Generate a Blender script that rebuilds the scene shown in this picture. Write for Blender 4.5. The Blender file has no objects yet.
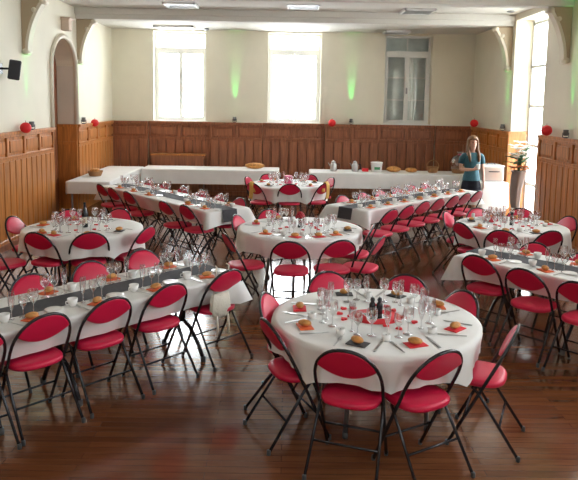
import bpy, bmesh, math, random
from mathutils import Vector, Matrix
random.seed(7)
PI = math.pi
S = bpy.context.scene
COL = S.collection
sin, cos = math.sin, math.cos

# ------------------------------------------------------------------ materials
def mat(name, col, rough=.5, metal=0., spec=.5, noise=None, bump=None, trans=0., sheen=0., coat=0., sub=0.):
    m = bpy.data.materials.new(name); m.use_nodes = True
    nt = m.node_tree; b = nt.nodes['Principled BSDF']
    b.inputs['Base Color'].default_value = (*col, 1)
    b.inputs['Roughness'].default_value = rough
    b.inputs['Metallic'].default_value = metal
    b.inputs['Specular IOR Level'].default_value = spec
    b.inputs['Coat Weight'].default_value = coat
    b.inputs['Sheen Weight'].default_value = sheen
    tc = nt.nodes.new('ShaderNodeTexCoord')
    if noise:
        scale, amt, stretch = noise
        mp = nt.nodes.new('ShaderNodeMapping'); mp.inputs['Scale'].default_value = stretch
        n = nt.nodes.new('ShaderNodeTexNoise'); n.inputs['Scale'].default_value = scale; n.inputs['Detail'].default_value = 5
        r = nt.nodes.new('ShaderNodeMapRange')
        r.inputs['From Min'].default_value = .3; r.inputs['From Max'].default_value = .7
        r.inputs['To Min'].default_value = 1 - amt; r.inputs['To Max'].default_value = 1 + amt
        mx = nt.nodes.new('ShaderNodeMix'); mx.data_type = 'RGBA'; mx.blend_type = 'MULTIPLY'
        mx.inputs['Factor'].default_value = 1
        mx.inputs['A'].default_value = (*col, 1)
        nt.links.new(tc.outputs['Object'], mp.inputs['Vector']); nt.links.new(mp.outputs[0], n.inputs['Vector'])
        nt.links.new(n.outputs['Fac'], r.inputs['Value']); nt.links.new(r.outputs[0], mx.inputs['B'])
        nt.links.new(mx.outputs['Result'], b.inputs['Base Color'])
    if bump:
        scale, st = bump
        n2 = nt.nodes.new('ShaderNodeTexNoise'); n2.inputs['Scale'].default_value = scale
        bp = nt.nodes.new('ShaderNodeBump'); bp.inputs['Strength'].default_value = st; bp.inputs['Distance'].default_value = .01
        nt.links.new(tc.outputs['Object'], n2.inputs['Vector'])
        nt.links.new(n2.outputs['Fac'], bp.inputs['Height']); nt.links.new(bp.outputs[0], b.inputs['Normal'])
    return m

def glass_mat(name, tint, lo, hi, rough=.03):
    m = bpy.data.materials.new(name); m.use_nodes = True
    nt = m.node_tree; nt.nodes.clear()
    o = nt.nodes.new('ShaderNodeOutputMaterial'); t = nt.nodes.new('ShaderNodeBsdfTransparent')
    g = nt.nodes.new('ShaderNodeBsdfGlossy'); x = nt.nodes.new('ShaderNodeMixShader')
    l = nt.nodes.new('ShaderNodeLayerWeight'); l.inputs['Blend'].default_value = .35
    r = nt.nodes.new('ShaderNodeMapRange'); r.inputs['To Min'].default_value = lo; r.inputs['To Max'].default_value = hi
    t.inputs['Color'].default_value = (*tint, 1); g.inputs['Roughness'].default_value = rough
    nt.links.new(l.outputs['Facing'], r.inputs['Value']); nt.links.new(r.outputs[0], x.inputs['Fac'])
    nt.links.new(t.outputs[0], x.inputs[1]); nt.links.new(g.outputs[0], x.inputs[2]); nt.links.new(x.outputs[0], o.inputs[0])
    return m

def floor_mat():
    m = bpy.data.materials.new('strip_wood_floor'); m.use_nodes = True
    nt = m.node_tree; b = nt.nodes['Principled BSDF']; L = nt.links.new
    tc = nt.nodes.new('ShaderNodeTexCoord')
    br = nt.nodes.new('ShaderNodeTexBrick')
    br.inputs['Color1'].default_value = (.19, .070, .028, 1); br.inputs['Color2'].default_value = (.12, .043, .018, 1)
    br.inputs['Mortar'].default_value = (.05, .02, .01, 1)
    br.inputs['Scale'].default_value = 1; br.inputs['Brick Width'].default_value = 1.3; br.inputs['Row Height'].default_value = .07
    br.inputs['Mortar Size'].default_value = .0014; br.offset = .37; br.inputs['Bias'].default_value = 0
    mp = nt.nodes.new('ShaderNodeMapping'); mp.inputs['Scale'].default_value = (1.2, 14, 1)
    n = nt.nodes.new('ShaderNodeTexNoise'); n.inputs['Scale'].default_value = 2.2; n.inputs['Detail'].default_value = 6
    r = nt.nodes.new('ShaderNodeMapRange'); r.inputs['To Min'].default_value = .55; r.inputs['To Max'].default_value = 1.5
    mx = nt.nodes.new('ShaderNodeMix'); mx.data_type = 'RGBA'; mx.blend_type = 'MULTIPLY'; mx.inputs['Factor'].default_value = 1
    L(tc.outputs['Object'], br.inputs['Vector']); L(tc.outputs['Object'], mp.inputs['Vector']); L(mp.outputs[0], n.inputs['Vector'])
    L(n.outputs['Fac'], r.inputs['Value']); L(br.outputs['Color'], mx.inputs['A']); L(r.outputs[0], mx.inputs['B'])
    L(mx.outputs['Result'], b.inputs['Base Color'])
    n2 = nt.nodes.new('ShaderNodeTexNoise'); n2.inputs['Scale'].default_value = 1.3; n2.inputs['Detail'].default_value = 4
    L(tc.outputs['Object'], n2.inputs['Vector'])
    r2 = nt.nodes.new('ShaderNodeMapRange'); r2.inputs['To Min'].default_value = .12; r2.inputs['To Max'].default_value = .19
    L(n2.outputs['Fac'], r2.inputs['Value']); L(r2.outputs[0], b.inputs['Roughness'])
    bp = nt.nodes.new('ShaderNodeBump'); bp.inputs['Strength'].default_value = .05; bp.inputs['Distance'].default_value = .01
    L(mx.outputs['Result'], bp.inputs['Height']); L(bp.outputs[0], b.inputs['Normal'])
    b.inputs['Specular IOR Level'].default_value = .6; b.inputs['Coat Weight'].default_value = .2; b.inputs['Coat Roughness'].default_value = .12
    return m

M = dict(
    floor=floor_mat(),
    wall=mat('cream_plaster', (.77, .73, .60), .75, noise=(1.1, .05, (1, 1, 1)), bump=(35, .05)),
    niche=mat('grey_beige_plaster', (.68, .63, .55), .75, noise=(1.1, .05, (1, 1, 1))),
    ceil=mat('white_ceiling_paint', (.62, .60, .55), .8, noise=(.8, .03, (1, 1, 1))),
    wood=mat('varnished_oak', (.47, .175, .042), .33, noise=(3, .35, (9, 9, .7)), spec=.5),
    wooddk=mat('dark_varnished_oak', (.30, .108, .048), .4, noise=(3, .35, (9, 9, .7)), spec=.4),  # dark wood; on the back panelling, same oak with its shade in the colour
    white=mat('white_gloss_paint', (.80, .80, .77), .4),
    stucco=mat('corbel_plaster', (.66, .60, .48), .6, bump=(25, .1)),
    tan=mat('tan_plaster', (.42, .33, .22), .7),  # corbel web: shade of the unlit side put into the plaster colour
    cloth=mat('white_paper_cloth', (.74, .73, .71), .75, bump=(14, .12), noise=(5, .03, (1, 1, 1)), sheen=.1),
    runner=mat('charcoal_cloth', (.045, .043, .05), .8, noise=(40, .2, (1, 1, 1))),
    red=mat('red_vinyl', (.58, .010, .055), .38, bump=(160, .06), spec=.45),
    tube=mat('black_painted_steel', (.035, .033, .036), .25, metal=.55, spec=.6),
    grey=mat('grey_steel', (.30, .30, .31), .35, metal=.8),
    rubber=mat('grey_rubber', (.05, .05, .05), .6),
    top=mat('laminate_tabletop', (.45, .40, .33), .5),
    glass=glass_mat('clear_stemware', (.96, .96, .97), .28, .95),
    pane=glass_mat('window_pane', (.97, .98, .98), .04, .5),
    bread=mat('bread_crust', (.55, .25, .065), .6, noise=(25, .35, (1, 1, 1)), bump=(60, .3)),
    orange=mat('orange_red_napkin', (.72, .13, .03), .7),
    rednap=mat('red_napkin', (.68, .02, .03), .7),
    darknap=mat('dark_napkin', (.05, .045, .045), .7),
    china=mat('white_porcelain', (.82, .82, .80), .2),
    steel=mat('stainless_steel', (.50, .50, .50), .28, metal=1),
    black=mat('black_gloss', (.012, .012, .018), .2),
    mirror=mat('mirror_plate', (.8, .8, .8), .05, metal=1),
    paper=mat('red_paper', (.75, .015, .02), .6),
    yellow=mat('yellow_scarf', (.70, .42, .10), .7),
    lace=mat('cream_crochet', (.72, .68, .58), .85, bump=(70, .8)),
    skin=mat('skin', (.62, .36, .26), .5),
    hair=mat('light_brown_hair', (.20, .10, .04), .5, noise=(5, .25, (16, 16, 1))),
    teal=mat('teal_fabric', (.022, .105, .14), .7, noise=(45, .25, (1, 1, 1))),
    navy=mat('black_skirt', (.006, .006, .012), .85, spec=.2),
    lip=mat('lip', (.42, .10, .09), .5),
    eye=mat('dark_eye', (.03, .02, .02), .2),
    leaf=mat('green_leaf', (.05, .13, .07), .45, noise=(8, .3, (1, 1, 1))),
    petal=mat('white_petal', (.85, .83, .80), .55),
    opetal=mat('orange_petal', (.75, .22, .05), .55),
    tulle=mat('grey_tulle', (.30, .265, .25), .7, bump=(20, .3)),
    wicker=mat('wicker', (.40, .20, .08), .6, bump=(90, .6)),
    fixture=mat('lamp_housing', (.75, .75, .74), .5),
    louvre=mat('aluminium_louvre', (.55, .55, .55), .3, metal=.9),
    facade=mat('grey_shutter', (.72, .78, .76), .9, noise=(2, .2, (1, 1, 1))),  # grey of the box added to shut out sky light
    curtain=mat('white_curtain', (.75, .76, .74), .8),
    pave=mat('pale_paving', (.55, .53, .48), .9, noise=(3, .1, (1, 1, 1))),
    led=mat('grey_lamp_body', (.12, .12, .12), .4),
    pink=mat('pink_box', (.75, .10, .22), .6),
    bandoliver=mat('green_print', (.05, .25, .10), .5),
    rose=mat('dark_red_rose', (.35, .005, .02), .55),
    grille=mat('speaker_grille', (.02, .02, .025), .6, bump=(200, .4)),
)
def em(name, col, st):
    m = bpy.data.materials.new(name); m.use_nodes = True
    b = m.node_tree.nodes['Principled BSDF']
    b.inputs['Base Color'].default_value = (*col, 1)
    b.inputs['Emission Color'].default_value = (*col, 1); b.inputs['Emission Strength'].default_value = st
    return m
def translucent(name, col):
    m = mat(name, col, .5); nt = m.node_tree
    t = nt.nodes.new('ShaderNodeBsdfTranslucent'); t.inputs[0].default_value = (*col, 1); x = nt.nodes.new('ShaderNodeMixShader'); x.inputs[0].default_value = .5
    b = nt.nodes['Principled BSDF']; o = nt.nodes['Material Output']
    nt.links.new(b.outputs[0], x.inputs[1]); nt.links.new(t.outputs[0], x.inputs[2]); nt.links.new(x.outputs[0], o.inputs[0]); return m
M['petal'] = translucent('white_petal', (.85, .83, .80)); M['leaf'] = translucent('green_leaf', (.06, .15, .08))
M['greenled'] = em('green_led_lens', (.05, 1, .2), 3)

# ------------------------------------------------------------------ mesh builder
class MB:
    def __init__(s): s.v = []; s.f = []; s.sm = []; s.mi = []; s.cur = 0
    def _add(s, vs, fs, sm):
        o = len(s.v); s.v += [tuple(v) for v in vs]
        for f in fs: s.f.append([i + o for i in f]); s.sm.append(sm); s.mi.append(s.cur)
        return s
    def box(s, x0, y0, z0, x1, y1, z1):
        v = [(x, y, z) for z in (z0, z1) for y in (y0, y1) for x in (x0, x1)]
        return s._add(v, [(0, 2, 3, 1), (4, 5, 7, 6), (0, 1, 5, 4), (2, 6, 7, 3), (0, 4, 6, 2), (1, 3, 7, 5)], False)
    def obox(s, c, u, v, w, hu, hv, hw):
        c = Vector(c); u = Vector(u).normalized() * hu; v = Vector(v).normalized() * hv; w = Vector(w).normalized() * hw
        vs = [c + a * u + b * v + d * w for d in (-1, 1) for b in (-1, 1) for a in (-1, 1)]
        return s._add(vs, [(0, 2, 3, 1), (4, 5, 7, 6), (0, 1, 5, 4), (2, 6, 7, 3), (0, 4, 6, 2), (1, 3, 7, 5)], False)
    def tube(s, pts, r, n=8, closed=False, rs=None):
        pts = [Vector(p) for p in pts]; N = len(pts); vs = []; up = None
        for i, p in enumerate(pts):
            a = pts[i - 1] if (i > 0 or closed) else p; b = pts[(i + 1) % N] if (i < N - 1 or closed) else p
            t = (b - a).normalized()
            if up is None:
                up = Vector((0, 0, 1)) if abs(t.z) < .9 else Vector((1, 0, 0))
            x = t.cross(up)
            if x.length < 1e-6: x = t.orthogonal()
            x.normalize(); y = x.cross(t).normalized(); up = y
            rr = rs[i] if rs else r
            for k in range(n):
                q = 2 * PI * k / n; vs.append(p + rr * (cos(q) * x + sin(q) * y))
        fs = []
        for i in range(N if closed else N - 1):
            j = (i + 1) % N
            for k in range(n):
                l = (k + 1) % n; fs.append((i * n + k, i * n + l, j * n + l, j * n + k))
        if not closed: fs += [tuple(range(n))[::-1], tuple((N - 1) * n + k for k in range(n))]
        return s._add(vs, fs, True)
    def rings(s, rings, cap0=True, cap1=True, sm=True):
        n = len(rings[0]); vs = [p for r in rings for p in r]; fs = []
        for i in range(len(rings) - 1):
            for k in range(n):
                l = (k + 1) % n; fs.append((i * n + k, i * n + l, (i + 1) * n + l, (i + 1) * n + k))
        if cap0: fs.append(tuple(range(n))[::-1])
        if cap1: fs.append(tuple((len(rings) - 1) * n + k for k in range(n)))
        return s._add(vs, fs, sm)
    def lathe(s, prof, n=12, c=(0, 0, 0), sx=1, sy=1, cap0=True, cap1=True):
        return s.rings([[(c[0] + sx * r * cos(2 * PI * k / n), c[1] + sy * r * sin(2 * PI * k / n), c[2] + z) for k in range(n)] for r, z in prof], cap0, cap1)
    def prism(s, poly, a, b, axis='y'):
        f = {'y': lambda p, t: (p[0], t, p[1]), 'z': lambda p, t: (p[0], p[1], t), 'x': lambda p, t: (t, p[0], p[1])}[axis]
        n = len(poly); vs = [f(p, a) for p in poly] + [f(p, b) for p in poly]
        fs = [tuple(range(n))[::-1], tuple(range(n, 2 * n))] + [(i, (i + 1) % n, n + (i + 1) % n, n + i) for i in range(n)]
        return s._add(vs, fs, False)
    def grid(s, fn, nu, nv, sm=True):
        vs = [fn(i / nu, j / nv) for j in range(nv + 1) for i in range(nu + 1)]
        fs = [(j * (nu + 1) + i, j * (nu + 1) + i + 1, (j + 1) * (nu + 1) + i + 1, (j + 1) * (nu + 1) + i) for j in range(nv) for i in range(nu)]
        return s._add(vs, fs, sm)
    def ell(s, c, r, n=10, m=7, rot=None):
        R = rot or Matrix.Identity(3); c = Vector(c); rg = []
        for j in range(m + 1):
            a = -PI / 2 + PI * (j + .02) / (m + .04)
            rg.append([c + R @ Vector((r[0] * cos(a) * cos(2 * PI * k / n), r[1] * cos(a) * sin(2 * PI * k / n), r[2] * sin(a))) for k in range(n)])
        return s.rings(rg)
    def mesh(s, name, m):
        me = bpy.data.meshes.new(name); me.from_pydata(s.v, [], s.f)
        for x in (m if isinstance(m, (list, tuple)) else [m]): me.materials.append(x)
        me.polygons.foreach_set('use_smooth', s.sm); me.polygons.foreach_set('material_index', s.mi)
        bm = bmesh.new(); bm.from_mesh(me); bmesh.ops.recalc_face_normals(bm, faces=bm.faces); bm.to_mesh(me); bm.free()
        me.update(); return me
    def build(s, name, m, parent=None, loc=(0, 0, 0), rz=0):
        o = bpy.data.objects.new(name, s.mesh(name, m)); COL.objects.link(o)
        o.location = loc; o.rotation_euler = (0, 0, rz)
        if parent: o.parent = parent
        return o

def tag(o, label, cat, group=None):
    o['label'] = label; o['category'] = cat
    if group: o['group'] = group
    return o
def struct(o): o['kind'] = 'structure'; return o
def thing(name, label, cat, loc=(0, 0, 0), rz=0, group=None):
    o = bpy.data.objects.new(name, None); COL.objects.link(o); o.empty_display_size = .1
    o.location = loc; o.rotation_euler = (0, 0, rz); return tag(o, label, cat, group)
def dup(o, loc, rz, label=None, group=None, parent=None):
    c = o.copy(); COL.objects.link(c)
    if parent: c.parent = parent
    else:
        c.location = loc; c.rotation_euler = (0, 0, rz)
        if label: c['label'] = label
        if group: c['group'] = group
    for ch in list(o.children): dup(ch, None, None, parent=c)
    return c
class Proto:
    """first use moves the source itself, later uses copy it"""
    def __init__(s, make): s.make = make; s.o = None
    def put(s, loc, rz, label, group=None):
        if s.o is None:
            s.o = s.make(label); s.o.location = loc; s.o.rotation_euler = (0, 0, rz)
            if group: s.o['group'] = group
            return s.o
        return dup(s.o, loc, rz, label, group)
def bevel(o, w, n=2):
    b = o.modifiers.new('bevel', 'BEVEL'); b.width = w; b.segments = n; b.limit_method = 'ANGLE'; return o

# ------------------------------------------------------------------ room shell
XL, XR, YB, YF = -4.27, 4.55, 16.0, -2.5
ZC, ZN = 4.0, 4.12
WT = 1.79                                    # top of wainscot
WINS = [(-3.26, -1.98), (-.47, .81), (2.37, 3.52)]
ZS, ZT = 1.80, 3.96

fl = MB(); fl.box(-5.2, YF - .3, -.1, 5.4, YB + .5, 0); struct(fl.build('floor', M['floor']))
c = MB(); c.box(-5.2, YF - .3, ZN, 5.4, 13.55, ZN + .15); c.box(-5.2, 13.55, ZC, 5.4, YB + .5, ZC + .27); struct(c.build('ceiling', M['ceil']))
for i, yb in enumerate((10.55, 13.3)):
    t = MB(); t.box(XL, yb, 3.90, XR, yb + .30, ZN); t.box(XL, yb - .05, 3.99, XR, yb, ZN); struct(bevel(t.build('trim_%d' % (i + 1), M['ceil']), .015))

def wall_with_holes(name, axis, p0, p1, a0, a1, z0, z1, holes, m):
    """wall slab from p0..p1 (thickness), along a0..a1, holes = (h0,h1,zb,zt)"""
    w = MB(); pos = a0
    def bx(u0, u1, zb, zt):
        if u1 - u0 < 1e-4 or zt - zb < 1e-4: return
        if axis == 'x': w.box(u0, p0, zb, u1, p1, zt)
        else: w.box(p0, u0, zb, p1, u1, zt)
    for h0, h1, zb, zt in sorted(holes):
        bx(pos, h0, z0, z1); bx(h0, h1, z0, zb); bx(h0, h1, zt, z1); pos = h1
    bx(pos, a1, z0, z1)
    return struct(w.build(name, m))
wall_with_holes('wall_back', 'x', YB, YB + .4, XL - .5, XR + .5, 0, 4.2, [(a, b, ZS, ZT) for a, b in WINS], M['wall'])
# unseen windows added toward the near end of the hall for fill light
RW = [(1.0, 2.6), (4.4, 6.0), (7.8, 9.4)]
LW = []
DR = (11.6, 13.2)                             # garden door in the right wall
wall_with_holes('wall_right', 'y', XR, XR + .42, YF, YB, 0, 4.2, [(a, b, ZS, 3.8) for a, b in RW] + [(DR[0], DR[1], 0, 4.0)], M['wall'])
# left wall with an arched niche (arch by a polygon)
ND = (11.85, 13.25)
wl = MB()
def lbox(y0, y1, z0, z1): wl.box(XL - .45, y0, z0, XL, y1, z1)
prev = YF
for a, b in LW: lbox(prev, a, 0, 4.2); lbox(a, b, 0, ZS); lbox(a, b, 3.8, 4.2); prev = b
lbox(prev, ND[0], 0, 4.2); lbox(ND[1], YB, 0, 4.2)
yc = (ND[0] + ND[1]) / 2; hw = (ND[1] - ND[0]) / 2; zsp = 2.88
arch = [(yc - hw * cos(PI * k / 20), zsp + .60 * sin(PI * k / 20)) for k in range(21)]
wl.prism([(ND[0], 4.2)] + arch + [(ND[1], 4.2)], XL - .45, XL, 'x')
struct(wl.build('wall_left', M['wall']))
wall_with_holes('wall_front', 'x', YF - .3, YF, XL - .5, XR + .5, 0, 4.2, [(-2.4, -1.2, 1.9, 3.7), (1.5, 2.7, 1.9, 3.7)], M['wall'])  # both openings are unseen, added as fill from behind the camera
# niche: back panel door and plaster lining
n = MB(); n.box(XL - .47, ND[0], 0, XL - .38, ND[1], 3.46)
d1 = struct(n.build('door_1', M['wooddk']))
p = MB()
for z0, z1 in ((.15, .95), (1.05, 2.2), (2.3, 2.8)):
    for y0, y1 in ((ND[0] + .12, yc - .06), (yc + .06, ND[1] - .12)): p.box(XL - .385, y0, z0, XL - .365, y1, z1)
p.build('door_panel', M['wooddk'], d1)
k = MB(); k.ell((XL - .35, yc + .04, 1.05), (.03, .03, .03)); k.build('door_knob', M['steel'], d1)
# niche plaster far jamb (greyer paint) and its wood dado
j = MB(); j.box(XL - .37, ND[1] - .02, WT, XL - .005, ND[1] + .0, 2.95); struct(j.build('trim_3', M['niche']))
j = MB(); j.box(XL - .37, ND[1] - .05, 0, XL + .02, ND[1], WT); j.box(XL - .37, ND[1] - .07, WT - .05, XL + .03, ND[1], WT)
j.box(XL - .37, ND[1] - .065, 1.38, XL + .02, ND[1] - .05, 1.44); j.box(XL - .37, ND[0], 0, XL + .02, ND[0] + .05, WT); struct(j.build('trim_4', M['wood']))
# archivolt
t = MB(); pts = [(XL + .01, ND[0], WT)] + [(XL + .01, y, z) for y, z in arch] + [(XL + .01, ND[1], WT)]
t.tube(pts, .05, 8); struct(t.build('trim_5', M['stucco']))
t = MB(); t.box(XL, yc - .1, zsp + .70, XL + .16, yc + .1, zsp + .92); t.box(XL, yc - .13, zsp + .90, XL + .19, yc + .13, zsp + .95)
struct(bevel(t.build('trim_6', mat('pinkish_stone', (.62, .48, .38), .7)), .02))

# ---- wainscots
def wainscot(name, axis, wallp, sgn, segs, m, cap=.06):
    """panelling against a wall plane; axis along which it runs; sgn = direction into the room"""
    w = MB()
    def bx(u0, u1, d0, d1, z0, z1):
        a, b = sorted((wallp + sgn * d0, wallp + sgn * d1))
        if axis == 'x': w.box(u0, a, z0, u1, b, z1)
        else: w.box(a, u0, z0, b, u1, z1)
    for u0, u1, off, top in segs:
        bx(u0, u1, off - .02, off + .012, 0, top - .04)
        bx(u0, u1, off, off + .085, top - .05, top); bx(u0, u1, off, off + .06, top - .085, top - .05)
        zm = 1.40
        bx(u0, u1, off, off + .055, zm - .02, zm + .02); bx(u0, u1, off, off + .045, zm - .06, zm - .02)
        bx(u0, u1, off, off + .05, 0, .16)
        np_ = max(1, round((u1 - u0) / .66)); dx = (u1 - u0) / np_
        for k in range(np_ + 1):
            e = u0 + k * dx; bx(max(u0, e - .04), min(u1, e + .04), off, off + .048, zm, top - .08)
        for k in range(np_):
            bx(u0 + k * dx + .09, u0 + (k + 1) * dx - .09, off, off + .042, zm + .07, top - .14)
        nb = max(1, round((u1 - u0) / .215)); db = (u1 - u0) / nb
        for k in range(nb): bx(u0 + k * db + .013, u0 + (k + 1) * db - .013, off, off + .05, .16, zm - .06)
    return struct(bevel(w.build(name, m), .006, 1))
wainscot('trim_7', 'y', XL, 1, [(YF, ND[0] - .02, 0, WT), (ND[1], YB, 0, WT)], M['wood'])
wainscot('trim_8', 'y', XR, -1, [(YF, DR[0] - .02, 0, WT + .02), (DR[1], YB, 0, WT)], M['wood'])
bs = []; pos = XL
for a, b in WINS: bs += [(pos, a - .12, .10, WT), (a - .12, b + .12, 0, WT)]; pos = b + .12
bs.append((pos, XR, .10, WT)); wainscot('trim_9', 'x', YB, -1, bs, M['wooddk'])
# wood lining and white lining of the garden door's far jamb
j = MB(); j.box(XR - .05, DR[1] - .05, 0, XR + .30, DR[1], WT); j.box(XR - .06, DR[1] - .07, WT - .05, XR + .31, DR[1], WT)
struct(j.build('trim_10', mat('honey_oak', (.50, .20, .06), .4, noise=(3, .25, (9, 9, .7)))))  # panelling oak with the sunlight on the jamb mixed into its colour
j = MB(); j.box(XR - .05, DR[0] - .02, 0, XR + .30, DR[0] + .03, WT + .02); struct(j.build('trim_11', M['wood']))
# baseboards
for nm, b in (('baseboard_left', (XL, YF, 0, XL + .06, ND[0] - .02, .1)), ('baseboard_right', (XR - .06, YF, 0, XR, DR[0] - .02, .1)), ('baseboard_back', (XL, YB - .17, 0, XR, YB - .1, .1))):
    q = MB(); q.box(*b); struct(q.build(nm, M['wooddk']))

# ---- corbels
def corbel(i, x, sg, y):
    H0, H1, R = 3.03, 3.90, .34
    cur = [(.05 + (R - .05) * (1 - (1 - t) ** .5 if False else t ** 2.1), H0 + (H1 - H0) * t) for t in [k / 14 for k in range(15)]]
    poly = [(0, H0)] + cur + [(0, H1)]
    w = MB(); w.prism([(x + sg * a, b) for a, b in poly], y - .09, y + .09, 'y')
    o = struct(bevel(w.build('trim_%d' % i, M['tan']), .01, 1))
    e = MB(); out = [(a + .045, b - .02) for a, b in cur]
    e.prism([(x + sg * a, b) for a, b in cur + out[::-1]], y - .085, y + .085, 'y')
    def roll(u, zc, r, hw_): e.tube([(x + sg * u, y - hw_, zc), (x + sg * u, y + hw_, zc)], r, 14)
    roll(.05, H0 + .02, .05, .095); roll(R * .62, H0 + .68, .04, .10); roll(R + .0, H1 - .05, .045, .10)
    e.build('scroll_moulding', M['stucco'], o)
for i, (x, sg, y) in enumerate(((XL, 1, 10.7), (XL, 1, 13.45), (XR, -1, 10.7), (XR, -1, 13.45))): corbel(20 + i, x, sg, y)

# ---- windows
def window(i, x0, x1, muntins):
    y = YB + .22; f = MB(); w = .055
    f.box(x0, y, ZS, x0 + w, y + .06, ZT); f.box(x1 - w, y, ZS, x1, y + .06, ZT); f.box(x0 + w, y, ZS, x1 - w, y + .06, ZS + w); f.box(x0 + w, y, ZT - w, x1 - w, y + .06, ZT)
    zt = ZT - .42; f.box(x0 + w, y - .01, zt - .05, x1 - w, y + .058, zt + .05); f.box(x0 - .04, YB - .03, ZS - .03, x1 + .04, y - .001, ZS + .01)
    o = struct(f.build('window_%d' % i, M['white'])); xm = (x0 + x1) / 2
    g = MB(); g.box(x0, y + .03, ZS, x1, y + .036, ZT); g.build('glass', M['pane'], o)
    for a, b in ((x0 + w, xm), (xm, x1 - w)):
        s = MB(); sw = .05; a += .002; b -= .002
        s.box(a, y - .02, ZS + w, a + sw, y + .03, zt - .05); s.box(b - sw, y - .02, ZS + w, b, y + .03, zt - .05)
        s.box(a + sw, y - .02, ZS + w, b - sw, y + .028, ZS + w + sw); s.box(a + sw, y - .02, zt - .05 - sw, b - sw, y + .028, zt - .05)
        if muntins:
            for k in (1, 2):
                zz = ZS + w + (zt - ZS - w - .05) * k / 3; s.box(a + sw, y - .01, zz - .015, b - sw, y + .026, zz + .015)
        s.build('sash', M['white'], o)
    if muntins:
        s = MB(); s.box(xm - .015, y, zt, xm + .015, y + .04, ZT); s.build('transom_bar', M['white'], o)
        hd = MB(); hd.box(xm - .015, y - .05, 2.55, xm + .015, y - .02, 2.70); hd.build('window_handle', M['grey'], o)
for i, (a, b) in enumerate(WINS): window(i + 1, a, b, i == 2)
# closed box added to keep sky light out of the right-hand window, and a strip of curtain behind its pane
h = MB(); h.box(2.2, YB + .55, 1.6, 3.7, YB + .85, 4.2); h.box(2.2, YB + .4, 1.6, 2.3, YB + .85, 4.2); h.box(3.6, YB + .4, 1.6, 3.7, YB + .85, 4.2); h.box(2.2, YB + .4, 1.6, 3.7, YB + .85, 1.7); h.box(2.2, YB + .4, 4.1, 3.7, YB + .85, 4.2); struct(h.build('wall_outside', M['facade']))
cu = MB(); cu.grid(lambda u, v: (2.97 + .10 * (1 - v) + u * (.10 + .10 * sin(v * 3)), YB + .32 + .015 * sin(u * 14), 1.85 + 1.6 * v), 14, 10)
tag(cu.build('curtain', M['curtain']), 'narrow white curtain hanging behind the right-hand rear window', 'curtain')
gr = MB(); gr.box(XR + .42, 4, -.1, XR + 8, 16.5, -.02); struct(gr.build('floor_outside', M['pave']))
# garden door (white glazed door in the right wall)
x = XR + .34; f = MB()
f.box(x, DR[0], 0, x + .06, DR[0] + .07, 4.0); f.box(x, DR[1] - .07, 0, x + .06, DR[1], 4.0)
for z in (0, .72, 1.5, 2.28, 3.06, 3.9): f.box(x, DR[0], z, x + .06, DR[1], z + .055)
d2 = struct(f.build('door_2', M['white']))
f = MB(); f.box(x - .01, (DR[0] + DR[1]) / 2 - .05, 0, x + .06, (DR[0] + DR[1]) / 2 + .05, 3.06); f.build('door_stile', M['white'], d2)
f = MB(); f.box(x + .03, DR[0], 0, x + .036, DR[1], 4.0); f.build('glass', M['pane'], d2)
f = MB(); f.tube([(x - .02, 12.36, 1.02), (x - .06, 12.36, 1.02), (x - .06, 12.26, 1.02)], .01); f.build('door_handle', M['steel'], d2)
def simple_win(i, axis, p, a, b, z0, z1):  # glazing for the unseen windows added as fill
    f = MB(); g = MB(); w = .06
    def bx(m, u0, u1, zb, zt, d0, d1):
        if axis == 'y': m.box(p + d0, u0, zb, p + d1, u1, zt)
        else: m.box(u0, p + d0, zb, u1, p + d1, zt)
    for u0, u1, zb, zt in ((a, a + w, z0, z1), (b - w, b, z0, z1), (a, b, z0, z0 + w), (a, b, z1 - w, z1), ((a + b) / 2 - w / 2, (a + b) / 2 + w / 2, z0, z1), (a, b, z1 - .5, z1 - .44)): bx(f, u0, u1, zb, zt, 0, .06)
    bx(g, a, b, z0, z1, .03, .036)
    o = struct(f.build('window_%d' % i, M['white'])); g.build('glass', M['pane'], o)
wi = 4
for a, b in RW: simple_win(wi, 'y', XR + .25, a, b, ZS, 3.8); wi += 1
for a, b in LW: simple_win(wi, 'y', XL - .32, a, b, ZS, 3.8); wi += 1
for a, b in ((-2.4, -1.2), (1.5, 2.7)): simple_win(wi, 'x', YF - .25, a, b, 1.9, 3.7); wi += 1

# ---- radiator box under the left window
rb = thing('radiator_cover', 'brown wooden radiator box under the left rear window', 'radiator cover', (-2.62, 15.9, 0))
q = MB(); q.box(-.62, -.26, 0, .62, -.02, .98); bevel(q.build('body', M['wooddk'], rb), .01)
q = MB(); q.box(-.66, -.30, .98, .66, -.02, 1.02); q.build('top', M['wood'], rb)

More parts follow.
